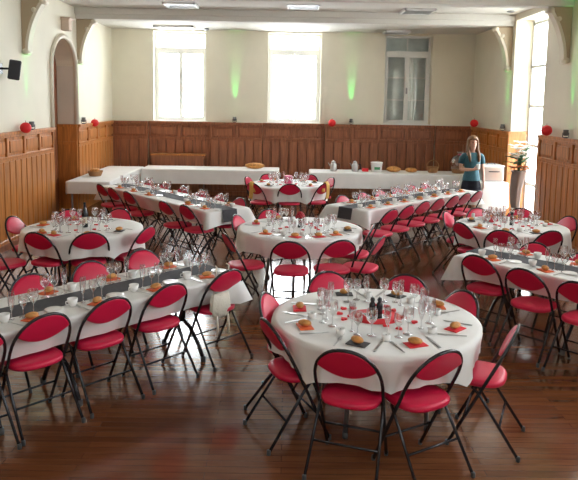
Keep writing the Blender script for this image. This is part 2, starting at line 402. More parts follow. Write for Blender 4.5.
# ------------------------------------------------------------------ chairs
def cpt(x, s, off=0):                         # point in the chair's hoop plane
    return (x, .17 - .42 * s - off, .85 * s)
HW = .215
def hoop_x(s):                                # half width of hoop at s
    if s <= .70: return HW - .012 * (1 - s / .70)
    t = (s - .70) / .29; return HW * max(0, 1 - t ** 2.15) ** (1 / 2.15)
def make_chair(label):
    t = thing('folding_chair', label, 'chair', group=None)
    f = MB()
    arch_ = [(HW * (abs(cos(a)) ** (2 / 2.15)) * (1 if cos(a) >= 0 else -1), .70 + .29 * max(0, sin(a)) ** (2 / 2.15)) for a in [PI * k / 18 for k in range(19)]]
    pts = [cpt(HW - .012, .012), cpt(HW - .006, .35)] + [cpt(x, s) for x, s in arch_] + [cpt(-HW + .006, .35), cpt(-HW + .012, .012)]
    f.tube(pts, .0115, 8)
    f.tube([cpt(-.20, .24), cpt(.20, .24)], .008, 6)
    f.build('frame', M['tube'], t)
    # backrest pad
    b = MB(); nx, xm = 22, .190
    def top(x): return .70 + .29 * (max(0, 1 - (abs(x) / HW) ** 2.15)) ** (1 / 2.15) - .008
    def low(x): return .832 - .092 * (1 - (x / xm) ** 2)
    out, mid, inn = [], [], []
    prof = [(x, top(x)) for x in [xm * cos(PI * k / nx) for k in range(nx + 1)]] + [(x, low(x)) for x in [-xm * cos(PI * k / nx) for k in range(1, nx)]]
    cx_, cs_ = 0, .87
    def ring(sc, off): return [cpt(cx_ + (x - cx_) * sc, cs_ + (s - cs_) * sc, off) for x, s in prof]
    b.rings([ring(.90, .014), ring(.97, .012), ring(1, .004), ring(1, -.008), ring(.96, -.018), ring(.86, -.022)])
    b.build('backrest', M['red'], t)
    # seat pad
    s = MB(); n = 28
    def sring(sc, z):
        r = []
        for k in range(n):
            a = 2 * PI * k / n; e = 2 / 2.7
            x = (abs(cos(a)) ** e) * (1 if cos(a) >= 0 else -1); y = (abs(sin(a)) ** e) * (1 if sin(a) >= 0 else -1)
            w = .192 - .012 * y
            r.append((x * w * sc, .015 + y * .20 * sc, z))
        return r
    s.rings([sring(.90, .442), sring(.98, .445), sring(1, .455), sring(1, .470), sring(.965, .482), sring(.85, .488), sring(.5, .490)])
    s.build('seat', M['red'], t)
    for sg in (-1, 1):
        l = MB(); l.tube([(sg * .19, .02, .44), (sg * .205, -.03, .40), (sg * .222, -.30, .012)], .0105, 8)
        lo = l.build('leg', M['tube'], t)
        q = MB(); q.lathe([(.013, 0), (.014, .004), (.014, .03), (.012, .034)], 8, (sg * .222, -.30, 0)); q.build('rubber_foot', M['rubber'], lo)
        q = MB(); q.lathe([(.013, 0), (.014, .004), (.014, .03), (.012, .034)], 8, (sg * (HW - .012), .165, 0)); q.build('rubber_foot', M['rubber'], t)
    q = MB(); q.tube([(-.212, -.17, .20), (.212, -.17, .20)], .008, 6); q.build('stretcher', M['tube'], t)
    return t
CH = Proto(make_chair)
def chair(top, face, label, group):
    """top = hoop apex position on plan, face = direction angle the chair faces"""
    rz = face - PI / 2
    d = Vector((cos(face), sin(face)))
    p = Vector(top) + d * .25
    return CH.put((p.x, p.y, 0), rz, label, group)

# ------------------------------------------------------------------ tables
def round_cloth(R, hemf, ztop=.752, rip=.012, nf=14, seed=0, push=lambda a: 0):
    rnd = random.Random(seed); ph = [rnd.random() * 6 for _ in range(4)]
    n = 120; m = MB(); rg = []
    for fr in (.02, .3, .6, .85, .97): rg.append([(R * fr * cos(2 * PI * k / n), R * fr * sin(2 * PI * k / n), ztop + .001 * sin(k * .7 + fr * 9)) for k in range(n)])
    for t in (0, .12, .3, .55, .8, 1):
        r = []
        for k in range(n):
            a = 2 * PI * k / n; hem = hemf(a)
            rr = R + .012 + .006 * min(1, t * 8) + t * (.02 + rip * (sin(nf * a + ph[0]) + .6 * sin((nf * 2 + 3) * a + ph[1]) + .5 * sin(5 * a + ph[2]))) - push(a) * t
            r.append((rr * cos(a), rr * sin(a), ztop - .008 - t * (ztop - .008 - hem)))
        rg.append(r)
    m.rings(rg, True, False); return m
def make_round_table(R, label, loc, rz):
    t = thing('round_table', label, 'table', loc, rz)
    q = MB(); q.lathe([(R - .01, .722), (R, .728), (R, .742), (R - .01, .747)], 64); q.build('tabletop', M['top'], t)
    for k in range(4):
        a = PI / 4 + k * PI / 2; l = MB(); l.tube([(.36 * cos(a), .36 * sin(a), .722), (.43 * cos(a), .43 * sin(a), .02)], .017, 8)
        lo = l.build('leg', M['grey'], t); q = MB(); q.lathe([(.02, 0), (.022, .01), (.02, .04)], 8, (.43 * cos(a), .43 * sin(a), 0)); q.build('rubber_foot', M['rubber'], lo)
    q = MB(); q.tube([(.38 * cos(PI / 4 + k * PI / 2), .38 * sin(PI / 4 + k * PI / 2), .60) for k in range(4)], .01, 6, True); q.build('brace', M['grey'], t)
    return t

GL = [Proto(lambda L, H=H, R=R, nm=nm: make_glass(L, H, R, nm)) for H, R, nm in ((.185, .040, 'water_glass'), (.165, .034, 'wine_glass'), (.205, .025, 'champagne_flute'))]
def make_glass(label, H, R, nm):
    g = MB(); hs = H * .45 if R > .03 else H * .36
    g.lathe([(R * .85, 0), (R * .85, .003), (.006, .008), (.004, .02), (.004, hs - .01), (.010, hs), (R * .8, hs + (H - hs) * .25), (R, hs + (H - hs) * .5), (R * .95, hs + (H - hs) * .8), (R * .86, H)], 12, cap1=False)
    return tag(g.build(nm, M['glass']), label, 'glass')
def make_roll(label):
    b = MB(); b.ell((0, 0, .022), (.050, .032, .022), 12, 8); b.ell((.0, 0, .029), (.038, .012, .017), 10, 6)
    return tag(b.build('bread_roll', M['bread']), label, 'bread')
ROLL = Proto(make_roll)
def mk_nap(mt):
    def f(label):
        q = MB(); q.box(-.068, -.05, 0, .068, .05, .004); q.box(-.068, -.05, .004, .055, .042, .007)
        return tag(q.build('napkin', M[mt]), label, 'napkin')
    return f
NAP = {k: Proto(mk_nap(k)) for k in ('orange', 'rednap', 'darknap')}
def make_knife(label):
    q = MB(); q.box(-.007, -.10, .001, .007, 0, .005); q.prism([(-.008, 0), (.008, 0), (.009, .07), (.002, .11), (-.006, .10)], .001, .003, 'z')
    return tag(q.build('knife', M['steel']), label, 'knife')
def make_fork(label):
    q = MB(); q.box(-.005, -.10, .001, .005, .03, .004); q.box(-.012, .03, .001, .012, .05, .004)
    for x in (-.011, -.0035, .004): q.box(x, .05, .001, x + .005, .095, .004)
    return tag(q.build('fork', M['steel']), label, 'fork')
KN, FK = Proto(make_knife), Proto(make_fork)
def make_cup(label):
    q = MB(); q.lathe([(.022, 0), (.026, .004), (.036, .03), (.040, .06), (.037, .06), (.032, .03), (.02, .008)], 14)
    o = tag(q.build('cup', M['china']), label, 'cup')
    h = MB(); h.tube([(.037, 0, .048), (.056, 0, .045), (.056, 0, .025), (.033, 0, .018)], .004, 6); h.build('handle', M['china'], o); return o
CUP = Proto(make_cup)
def make_candle(label):
    q = MB(); q.lathe([(.026, 0), (.030, .004), (.032, .045), (.028, .045), (.026, .02)], 12)
    o = tag(q.build('candle_cup', M['china']), label, 'candle')
    w = MB(); w.tube([(0, 0, .015), (0, .002, .04)], .003, 5); w.build('wick', M['black'], o); return o
CAN = Proto(make_candle)
def make_plate(label):
    q = MB(); q.lathe([(.035, 0), (.045, .003), (.070, .010), (.068, .012), (.042, .006)], 20)
    return tag(q.build('plate', M['china']), label, 'plate')
PLT = Proto(make_plate)
def make_heart(label):
    q = MB(); pts = []
    for k in range(16):
        a = 2 * PI * k / 16; pts.append((.0016 * 16 * sin(a) ** 3, .0016 * (13 * cos(a) - 5 * cos(2 * a) - 2 * cos(3 * a) - cos(4 * a))))
    q.prism(pts, 0, .012, 'z')
    return tag(q.build('heart_decoration', M['rednap']), label, 'heart')
HEART = Proto(make_heart)

TZ = .7545
def place_setting(c, inward, where, tname, style, k, rs=1., cand=False):
    """c = point at table edge side where the diner sits; inward = direction angle to table middle"""
    i = Vector((cos(inward), sin(inward))); s = Vector((-i.y, i.x)); c = Vector(c); rz = inward - PI / 2
    P = lambda a, b: tuple(c + i * a * rs + s * b) + (TZ,)
    at = ('at place %s of the %s' if style == 'round' else 'at place %s %s') % (where, tname)
    nk = {'round': ('orange', 'rednap', 'darknap')[(k * 2 + k // 3) % 3], 'long': 'orange'}[style]
    nc = {'orange': 'orange', 'rednap': 'red', 'darknap': 'dark'}[nk]
    NAP[nk].put(P(.17, 0), rz + random.uniform(-.5, .5), '%s napkin %s' % (nc, at), '%s napkins' % nc)
    p = P(.17, .005); ROLL.put((p[0], p[1], TZ + .0075), rz + random.uniform(-.8, .8), 'bread roll %s' % at, 'bread rolls')
    KN.put(P(.17, -.135), rz + random.uniform(-.25, .05), 'knife %s' % at, 'knives')
    FK.put(P(.17, .135), rz + random.uniform(-.05, .25), 'fork %s' % at, 'forks')
    b = .02 if style == 'round' else random.uniform(-.05, .05)
    for j, (da, db) in enumerate(((.36, b - .07), (.33, b + .02), (.39, b + .075)) if style == 'round' else ((.31, b - .09), (.285, b - .005), (.30, b + .075))):
        GL[j].put(P(da, db), random.random() * 6, '%s %s' % (('widest glass', 'shortest glass', 'slim tall flute')[j], at), 'stemware')
    if cand: CAN.put(P(.30, .15), 0, 'white candle cup %s' % at, 'candle cups')
    if style == 'long': PLT.put(P(.27, -.20), 0, 'small white plate %s' % at, 'small plates')
    if style == 'long': CUP.put(P(.27, .17), random.random() * 6, 'white cup %s' % at, 'coffee cups')

def round_set(key, tname, c, R, chairs, legrot, centre, seed, hem0=.53, turns={}):
    c = Vector(c)
    make_round_table(R, 'round folding table on grey legs under the white cloth of the %s' % tname, (c.x, c.y, 0), legrot)
    angs = [math.atan2(t[1] - c.y, t[0] - c.x) for _, t in chairs]
    def hemf(a):
        g = min(abs((a - b + PI) % (2 * PI) - PI) for b in angs)
        t = min(1, max(0, (g - .26) / .2)); t = t * t * (3 - 2 * t)
        return hem0 - .055 * t
    def push(a):
        g = min(abs((a - b + PI) % (2 * PI) - PI) for b in angs)
        return .075 * math.exp(-(g / .24) ** 2)
    cl = round_cloth(R, hemf, seed=seed, push=push).build('tablecloth', M['cloth'], None, (c.x, c.y, 0))
    tag(cl, 'white cloth draped over the %s' % tname, 'tablecloth')
    for i, ((where, t), a) in enumerate(zip(chairs, angs)):
        chair(t, a + PI + turns.get(i, 0), 'red padded folding chair %s of the %s' % (where, tname), 'red folding chairs')
        e = c + Vector((cos(a), sin(a))) * R
        place_setting(e, a + PI, where, tname, 'round', i + seed, cand=(key in 'ABD'))
    rnd = random.Random(seed + 50); pts = []
    for k in range({'A': 14, 'B': 10, 'C': 7, 'D': 10, 'E': 5}[key]):
        for _ in range(60):
            r, a = rnd.uniform(.15, .29), rnd.uniform(0, 2 * PI); p = (r * cos(a), r * sin(a))
            if all(math.hypot(p[0] - x, p[1] - y) > .075 for x, y in pts): break
        else: continue
        pts.append(p); HEART.put((c.x + p[0], c.y + p[1], TZ), rnd.uniform(0, 6), 'small red paper heart scattered round the centrepiece of the %s' % tname, 'red hearts on the %s' % tname)
    centre(c)

def runner_mesh(L, W):
    m = MB(); m.box(-L / 2, -W / 2, .7535, L / 2, W / 2, .756); return m

def long_set(key, tname, p0, ang, L, W, near_n, tagend, chairs, npairs, hem=.515, runner=True, drop_end=None):
    """p0: corner of the near edge at the visible end; ang: direction along the table; near_n: +1 if the far side is to the left"""
    u = Vector((cos(ang), sin(ang))); v = Vector((-u.y, u.x)) * near_n; p0 = Vector(p0)
    mid = p0 + u * L / 2 + v * W / 2
    t = thing('trestle_table', 'long folding table on dark arched trestles under the white cloth of the %s' % tname, 'table', (mid.x, mid.y, 0), ang)
    q = MB(); q.box(-L / 2, -W / 2, .718, L / 2, W / 2, .746); bevel(q.build('tabletop', M['top'], t), .008)
    nt = 2 if L < 2.5 else 4
    xs = [-L / 2 + .32, L / 2 - .32] if nt == 2 else [-L / 2 + .32, -.30, .30, L / 2 - .32]
    for x in xs:
        l = MB(); l.tube([(x, 0, .718), (x, 0, .30)], .022, 8); l.tube([(x, 0, .32), (x, .10, .27), (x, .22, .14), (x, .29, .02)], .018, 8)
        l.tube([(x, 0, .32), (x, -.10, .27), (x, -.22, .14), (x, -.29, .02)], .018, 8); l.tube([(x, -.22, .705), (x, .22, .705)], .016, 8)
        lo = l.build('trestle', M['tube'], t)
        for sg in (-1, 1): q = MB(); q.lathe([(.022, 0), (.025, .01), (.022, .045)], 8, (x, sg * .29, 0)); q.build('rubber_foot', M['rubber'], lo)
    # cloth
    per = []; nL, nW = int(L / .05), int(W / .05); hl, hw = L / 2 + .008, W / 2 + .008
    for k in range(nL): per.append((-hl + 2 * hl * k / nL, -hw, 0, -1))
    for k in range(nW): per.append((hl, -hw + 2 * hw * k / nW, 1, 0))
    for k in range(nL): per.append((hl - 2 * hl * k / nL, hw, 0, 1))
    for k in range(nW): per.append((-hl, hw - 2 * hw * k / nW, -1, 0))
    N = len(per); rg = []
    for fr in (.02, .5, .9, .98): rg.append([(x - (1 - fr) * (x if abs(x) < 1e9 else 0), y * fr, .752) for x, y, _, _ in per])
    ph = random.random() * 6
    for tt in (0, .1, .3, .6, 1):
        r = []
        for k, (x, y, nx, ny) in enumerate(per):
            cd = min(math.hypot(abs(x) - hl, abs(y) - hw), .30); fl_ = (1 - cd / .30) ** 2        # flare at the corners
            o = .006 + .006 * min(1, tt * 9) + tt * (.012 + .008 * sin(k * .55 + ph) + .006 * sin(k * 1.27) + .09 * fl_) - (.13 * tt * (1 - fl_) if nx == 0 else 0)
            dx, dy = nx, ny
            if fl_ > 0: dx += .75 * fl_ * (1 if x > 0 else -1) * (1 if nx == 0 else 0); dy += .75 * fl_ * (1 if y > 0 else -1) * (1 if ny == 0 else 0)
            h_ = hem if nx == 0 else hem + .03
            r.append((x + dx * o, y + dy * o, .745 - tt * (.745 - h_ + .03 * fl_)))
        rg.append(r)
    m = MB(); m.rings(rg, True, False)
    tag(m.build('tablecloth', M['cloth'], None, (mid.x, mid.y, 0), ang), 'white cloth draped over the %s' % tname, 'tablecloth')
    if runner:
        m = runner_mesh(L, .26); o = -L / 2 if drop_end != 1 else L / 2
        e = MB(); sg = -1 if o < 0 else 1
        m.box(-L / 2 + .001, -.13, .7534, L / 2, .13, .7561)
        m.box(*sorted((o, o + sg * .03))[:1], -.13, .7535, sorted((o, o + sg * .03))[1], .13, .756)
        # hanging tail
        m.grid(lambda a, b: (o + sg * (.03 + .034 * b), -.13 + .26 * a, .756 - .17 * b), 6, 6)
        tag(m.build('table_runner', M['runner'], None, (mid.x, mid.y, 0), ang), 'charcoal runner along the middle of the %s, tail hanging over its end' % tname, 'table runner')
    last = {'near': -.2, 'far': -.2}
    for side, where, tp in sorted(chairs, key=lambda q: (Vector(q[2]) - p0).dot(u)):
        f = math.atan2(v.y, v.x) + (0 if side == 'near' else PI)
        tp = Vector(tp); dn = (tp - p0).dot(v) if side == 'near' else W - (tp - p0).dot(v)
        if dn > -.10: tp = tp + v * ((-.10 - dn) if side == 'near' else (.10 + dn))
        chair(tp, f, 'red padded folding chair, %s, %s side, %s' % (where, side, tname), 'red folding chairs')
        tp = Vector(tp); al = (tp - p0).dot(u); al = min(max(al, .24, last[side] + .45), L - .22); last[side] = al
        e = p0 + u * al + (v * 0 if side == 'near' else v * W)
        place_setting(e, math.atan2(v.y, v.x) + (0 if side == 'near' else PI), '%s, %s side,' % (where, side), tname, 'long', 0, rs=.72)
    return mid, u, v

ORD = ['first', 'second', 'third', 'fourth', 'fifth', 'sixth', 'seventh', 'eighth']

# ---------- centrepieces
def centre_A(c):
    q = MB(); q.lathe([(.001, 0), (.17, 0), (.172, .003), (.001, .004)], 24, sx=1.15); tag(q.build('table_mat', M['rednap'], None, (c.x, c.y, TZ)), 'round red mat in the middle of the front round table', 'mat')
    q = MB(); q.box(-.075, -.075, 0, .075, .075, .006); tag(bevel(q.build('mirror_tile', M['mirror'], None, (c.x, c.y, TZ + .0045), .3), .002), 'small square mirror tile on the red mat of the front round table', 'mirror')
    for i, dx in enumerate((-.026, .026)):
        q = MB(); q.lathe([(.022, 0), (.024, .005), (.024, .085), (.018, .098), (.012, .105), (.018, .12), (.014, .136), (.004, .14)], 14)
        o = tag(q.build('pepper_mill', M['black'], None, (c.x + dx, c.y - .01, TZ + .0112)), '%s one of the two black mills standing on the mirror tile' % ('left', 'right')[i], 'mill')
        q = MB(); q.ell((0, 0, .145), (.007, .007, .007)); q.build('knob', M['steel'], o)
def vase(c, label, m, h, r):
    q = MB(); q.lathe([(r, 0), (r * 1.05, .01), (r * .8, h * .4), (r * .75, h * .8), (r * .95, h), (r * .8, h), (r * .6, h * .6)], 16)
    return tag(q.build('vase', m, None, (c[0], c[1], TZ)), label, 'vase')
def centre_B(c):
    vase(c, 'dark little vase in the middle of the middle round table', M['black'], .13, .032)
    q = MB()
    for k in range(26):
        a = k * 2.4; rr = .006 + .0085 * k ** .5; zz = .185 - .0022 * k
        q.ell((rr * cos(a), rr * sin(a), zz), (.018, .018, .020), 7, 5)
    o = tag(q.build('rose', M['rose'], None, (c.x, c.y, TZ)), 'dark red rose standing in the little vase of the middle round table', 'flower')
    q = MB(); q.tube([(0, 0, .06), (0, 0, .15)], .004, 6); q.build('stem', M['leaf'], o)
def bottle(c, label):
    q = MB(); q.lathe([(.034, 0), (.037, .006), (.037, .17), (.030, .20), (.014, .235), (.013, .29), (.015, .292), (.015, .305), (.003, .306)], 16)
    o = tag(q.build('wine_bottle', M['black'], None, (c[0], c[1], TZ)), label, 'bottle')
    q = MB(); q.lathe([(.0378, .05), (.0378, .13)], 16, cap0=False, cap1=False); q.build('bottle_label', mat('cream_label', (.6, .55, .42), .6), o)
def centre_C(c): bottle((c.x + .02, c.y), 'dark wine bottle in the middle of the left round table')
def centre_D(c):
    vase(c, 'dark slim vase in the middle of the right round table', M['black'], .17, .025)
    for i, (dx, dy) in enumerate(((-.42, .30), (.37, .22))):
        q = MB(); q.lathe([(.022, 0), (.022, .10), (.004, .102)], 12)
        o = tag(q.build('pillar_candle', M['china'], None, (c.x + dx, c.y + dy, TZ)), 'white pillar candle, %s of the pair on the right round table' % ('left', 'right')[i], 'candle')
        w = MB(); w.tube([(0, 0, .10), (.001, 0, .115)], .002, 5); w.build('wick', M['black'], o)
    q = MB(); q.box(-.07, -.05, 0, .07, .05, .05); tag(bevel(q.build('gift_box', M['rose'], None, (c.x - .20, c.y + .20, TZ + .013), .3), .006), 'dark red little box on the far half of the right round table', 'box')
def centre_E(c):
    q = MB(); q.box(-.07, -.07, 0, .07, .07, .14); o = tag(bevel(q.build('gift_box', M['pink'], None, (c.x, c.y, TZ), .2), .01), 'pink box in the middle of the far round table', 'box')
    q = MB(); q.box(-.074, -.074, .11, .074, .074, .15); bevel(q.build('lid', M['pink'], o), .006)

round_set('A', 'front round table', (.68, 4.66), .75, [('near-left', (.37, 3.76)), ('near-right', (.99, 3.77)), ('right, nearer the camera,', (1.60, 4.25)), ('right, farther from the camera,', (1.47, 5.05)), ('far-right', (1.08, 5.53)), ('far-left', (.37, 5.59)), ('left, farther from the camera,', (-.17, 4.90)), ('left, nearer the camera,', (-.13, 4.29))], .2, centre_A, 1, turns={1: .2})
round_set('B', 'middle round table', (.19, 8.05), .77, [('nearest', (.05, 6.79)), ('near, just right of the nearest,', (.62, 6.89)), ('near-right', (1.10, 7.12)), ('right', (1.10, 7.84)), ('far', (-.24, 8.85)), ('far-left', (-.66, 8.36)), ('near-left', (-.68, 7.16))], .6, centre_B, 2, turns={2: .35, 6: -.4})
round_set('C', 'left round table', (-2.47, 7.85), .70, [('near-left', (-2.76, 7.05)), ('near-right', (-2.16, 7.10)), ('right', (-1.58, 7.49)), ('far-right', (-2.23, 8.72)), ('far-left', (-2.90, 8.58)), ('left by the wall', (-3.43, 8.0)), ('near, out at the left,', (-3.30, 6.95))], .5, centre_C, 3)
round_set('D', 'right round table', (2.98, 8.42), .70, [('left, nearer the camera,', (2.20, 8.05)), ('near-left', (2.58, 7.59)), ('near-right', (3.19, 7.61)), ('right by the wall', (3.87, 8.65)), ('far-right', (3.42, 9.27)), ('far-left', (2.76, 9.26)), ('left, farther from the camera,', (2.21, 8.90))], .55, centre_D, 4)
round_set('E', 'far round table', (.05, 12.42), .72, [('near', (.08, 11.60)), ('near-left', (-.61, 11.68)), ('left', (-.78, 12.70)), ('far-left', (-.40, 13.17)), ('far-right', (.52, 13.17)), ('right', (.93, 12.78)), ('near-right', (.74, 11.83))], .4, centre_E, 5, hem0=.50)

def lst(side, pts, end): return [(side, '%s from %s end' % (ORD[i], end.replace('-hand', '')), p) for i, p in enumerate(pts)]
R_ = math.radians
# left front: visible end at its right; runs toward the camera-left
long_set('F', 'left front table', (-.43, 5.78), R_(180 + 47), 3.66, .76, -1, 'right', lst('near', [(-.56, 5.67), (-.98, 5.20), (-1.32, 4.77), (-1.62, 4.34), (-1.93, 3.97)], 'right-hand') + lst('far', [(-1.44, 6.32), (-1.80, 5.82), (-2.16, 5.36)], 'right-hand'), 0, drop_end=0)
long_set('G', 'right front table', (1.80, 6.68), R_(-48), 2.9, .74, 1, 'left', lst('near', [(1.89, 6.28), (2.17, 5.78), (2.48, 5.36)], 'left-hand') + lst('far', [(2.75, 6.93), (3.05, 6.45)], 'left-hand'), 0, drop_end=0)
long_set('H', 'left rear table', (-1.10, 9.08), R_(130.5), 3.45, .72, -1, 'right', lst('near', [(-1.44, 9.08), (-1.80, 9.41), (-2.56, 10.34), (-2.92, 10.74), (-3.23, 11.16)], 'right-hand') + lst('far', [(-.72, 9.80), (-1.02, 10.24), (-1.40, 10.62), (-1.76, 11.05), (-2.14, 11.53), (-2.52, 11.94)], 'right-hand'), 0, drop_end=0)
long_set('I', 'right rear table', (1.20, 9.40), R_(46), 3.3, .76, 1, 'left', lst('near', [(1.52, 9.0), (1.83, 9.38), (2.15, 9.80), (2.46, 10.14), (2.78, 10.47), (3.06, 10.80), (3.36, 11.12)], 'left-hand') + lst('far', [(1.04, 10.16), (1.38, 10.58), (1.71, 10.93), (2.06, 11.28), (2.41, 11.62), (2.74, 11.92)], 'left-hand'), 0, drop_end=0)


# ------------------------------------------------------------------ buffets
def buffet(label_t, label_c, x0, y0, x1, y1, hems, z=.76, legs=True):
    cx, cy = (x0 + x1) / 2, (y0 + y1) / 2
    t = thing('buffet_table', label_t, 'table', (cx, cy, 0))
    q = MB(); q.box(x0 - cx, y0 - cy, z - .035, x1 - cx, y1 - cy, z - .006); q.build('tabletop', M['top'], t)
    for sx in (-1, 1):
        for sy in (-1, 1):
            l = MB(); X, Y = sx * ((x1 - x0) / 2 - .08), sy * ((y1 - y0) / 2 - .08); l.tube([(X, Y, 0), (X, Y, z - .035)], .02, 8); l.build('leg', M['grey'], t)
    per = []; step = .06
    hx, hy = (x1 - x0) / 2 + .008, (y1 - y0) / 2 + .008; nX, nY = max(2, int(2 * hx / step)), max(2, int(2 * hy / step))
    for k in range(nX): per.append((-hx + 2 * hx * k / nX, -hy, 0, -1, hems[0]))
    for k in range(nY): per.append((hx, -hy + 2 * hy * k / nY, 1, 0, hems[1]))
    for k in range(nX): per.append((hx - 2 * hx * k / nX, hy, 0, 1, hems[2]))
    for k in range(nY): per.append((-hx, hy - 2 * hy * k / nY, -1, 0, hems[3]))
    rg = [[(x * f, y * f, z) for x, y, *_ in per] for f in (.02, .9, .985)]
    for tt in (0, .1, .5, 1): rg.append([(x + nx * (.005 + tt * (.012 + .006 * sin(k * .8))), y + ny * (.005 + tt * (.012 + .006 * sin(k * .8))), z - .006 - tt * (z - .006 - h)) for k, (x, y, nx, ny, h) in enumerate(per)])
    m = MB(); m.rings(rg, True, False); tag(m.build('tablecloth', M['cloth'], None, (cx, cy, 0)), label_c, 'tablecloth')
buffet('folding buffet table along the left wall', 'white cloth over the buffet table along the left wall', -4.13, 12.15, -3.33, 15.1, (.53, .48, .5, .5))
buffet('long buffet table against the back wall, left of the gap', 'long white cloth on the left rear buffet under the windows', -3.27, 14.62, -.17, 15.38, (.43, .45, .5, .5))
buffet('long buffet table against the back wall, right of the gap', 'long white cloth on the right rear buffet below the shaded window', .55, 14.35, 4.38, 15.12, (.42, .5, .5, .45))
buffet('serving table by the garden door beside the standing woman', 'white cloth hanging low on the serving table beside the woman', 3.87, 12.75, 4.40, 14.28, (.22, .3, .4, .25), z=.79)
BZ = .7625
def coffee_pot(x, y, label):
    q = MB(); q.lathe([(.07, 0), (.075, .01), (.075, .15), (.06, .18), (.04, .19), (.05, .20), (.05, .22), (.02, .235), (.005, .25)], 18)
    o = tag(q.build('coffee_pot', M['steel'], None, (x, y, BZ)), label, 'coffee pot')
    q = MB(); q.tube([(.07, 0, .17), (.13, 0, .16), (.13, 0, .06), (.073, 0, .04)], .01, 6); q.build('handle', M['black'], o)
    q = MB(); q.tube([(-.065, 0, .10), (-.10, 0, .16), (-.12, 0, .19)], .012, 6); q.build('spout', M['steel'], o)
coffee_pot(1.08, 14.7, 'steel coffee pot, left one of two on the right rear buffet')
coffee_pot(1.57, 14.7, 'steel coffee pot, right one of two on the right rear buffet')
q = MB(); q.box(-.07, -.05, 0, .07, .05, .07); tag(bevel(q.build('sugar_box', M['rednap'], None, (1.81, 14.75, BZ)), .006), 'small red box between coffee pot and white bucket', 'box')
q = MB(); q.lathe([(.115, 0), (.12, .01), (.135, .20), (.142, .205), (.142, .225), (.125, .225), (.11, .02)], 22)
o = tag(q.build('bucket', M['china'], None, (2.06, 14.7, BZ)), 'white plastic bucket with a green print on the right rear buffet', 'bucket')
q = MB(); q.grid(lambda u, v: (.1335 * sin(-.5 + u), -.1335 * cos(-.5 + u), .06 + .06 * v), 8, 2); q.build('green_print', M['bandoliver'], o)
q = MB(); q.tube([(-.14, 0, .19)] + [(-.15 * cos(PI * k / 10), -.02, .19 - .09 * sin(PI * k / 10)) for k in range(1, 10)] + [(.14, 0, .19)], .004, 6); q.build('handle', M['grey'], o)
def loaf(x, y, r, label, z=BZ):
    q = MB(); q.ell((0, 0, r[2]), r, 14, 8)
    for k in (-.5, 0, .5): q.ell((k * r[0], 0, r[2] * 1.62), (r[0] * .10, r[1] * .6, r[2] * .32), 8, 5)
    tag(q.build('bread_loaf', M['bread'], None, (x, y, z)), label, 'bread')
loaf(2.45, 14.7, (.17, .11, .065), 'round bread loaf on the right rear buffet beside the bucket')
loaf(2.85, 14.7, (.14, .10, .055), 'smaller bread loaf, second right of the bucket on the buffet')
loaf(-.72, 14.95, (.23, .10, .07), 'long bread loaf on the right end of the left rear buffet')
def basket(x, y, z, label, r=.14, h=.11):
    q = MB(); q.lathe([(r * .75, 0), (r * .8, .01), (r, h), (r * 1.06, h + .012), (r * .96, h), (r * .72, .02)], 20)
    return tag(q.build('bread_basket', M['wicker'], None, (x, y, z)), label, 'basket')
basket(-3.86, 13.1, BZ, 'wicker bread basket on the buffet along the left wall', .15, .09)
loaf(-3.86, 13.1, (.11, .10, .045), 'bread heaped in the wicker basket on the left wall buffet', BZ + .06)
o = basket(3.35, 14.75, BZ, 'brown wicker basket with hoop handle on the right rear buffet', .13, .12)
q = MB(); q.tube([(-.13, 0, .11)] + [(-.14 * cos(PI * k / 12), 0, .12 + .16 * sin(PI * k / 12)) for k in range(1, 12)] + [(.13, 0, .11)], .012, 6); q.build('handle', M['wicker'], o)
# cellophane-wrapped basket left of the woman
q = MB(); q.lathe([(.14, 0), (.16, .01), (.19, .14), (.17, .14), (.12, .02)], 20)
o = tag(q.build('gift_basket', M['wicker'], None, (3.95, 14.72, BZ)), 'basket wrapped in clear film on the buffet left of the woman', 'basket')
q = MB(); q.lathe([(.195, .10), (.24, .25), (.17, .36), (.04, .42), (.09, .49)], 14, cap0=False, cap1=False); q.build('film_wrap', glass_mat('clear_film', (.9, .88, .86), .18, .7, .15), o)
q = MB(); q.tube([(.045 * cos(2 * PI * k / 8), .045 * sin(2 * PI * k / 8), .42) for k in range(8)], .012, 6, True); q.build('ribbon', M['pink'], o)
# stainless urn box on serving table
o = thing('food_warmer', 'stainless steel food warmer with lid on the serving table beside the woman', 'food warmer', (4.17, 13.15, .7925))
q = MB(); q.box(-.20, -.22, 0, .20, .22, .29); bevel(q.build('body', M['steel'], o), .02)
q = MB(); q.box(-.21, -.23, .292, .21, .23, .325); bevel(q.build('lid', M['china'], o), .012)
q = MB(); q.tube([(-.08, 0, .325), (-.08, 0, .35), (.08, 0, .35), (.08, 0, .325)], .01, 6); q.build('handle', M['black'], o)
q = MB(); q.tube([(-.1, -.22, .2), (-.1, -.25, .2), (.1, -.25, .2), (.1, -.22, .2)], .01, 6); q.build('handle', M['black'], o)

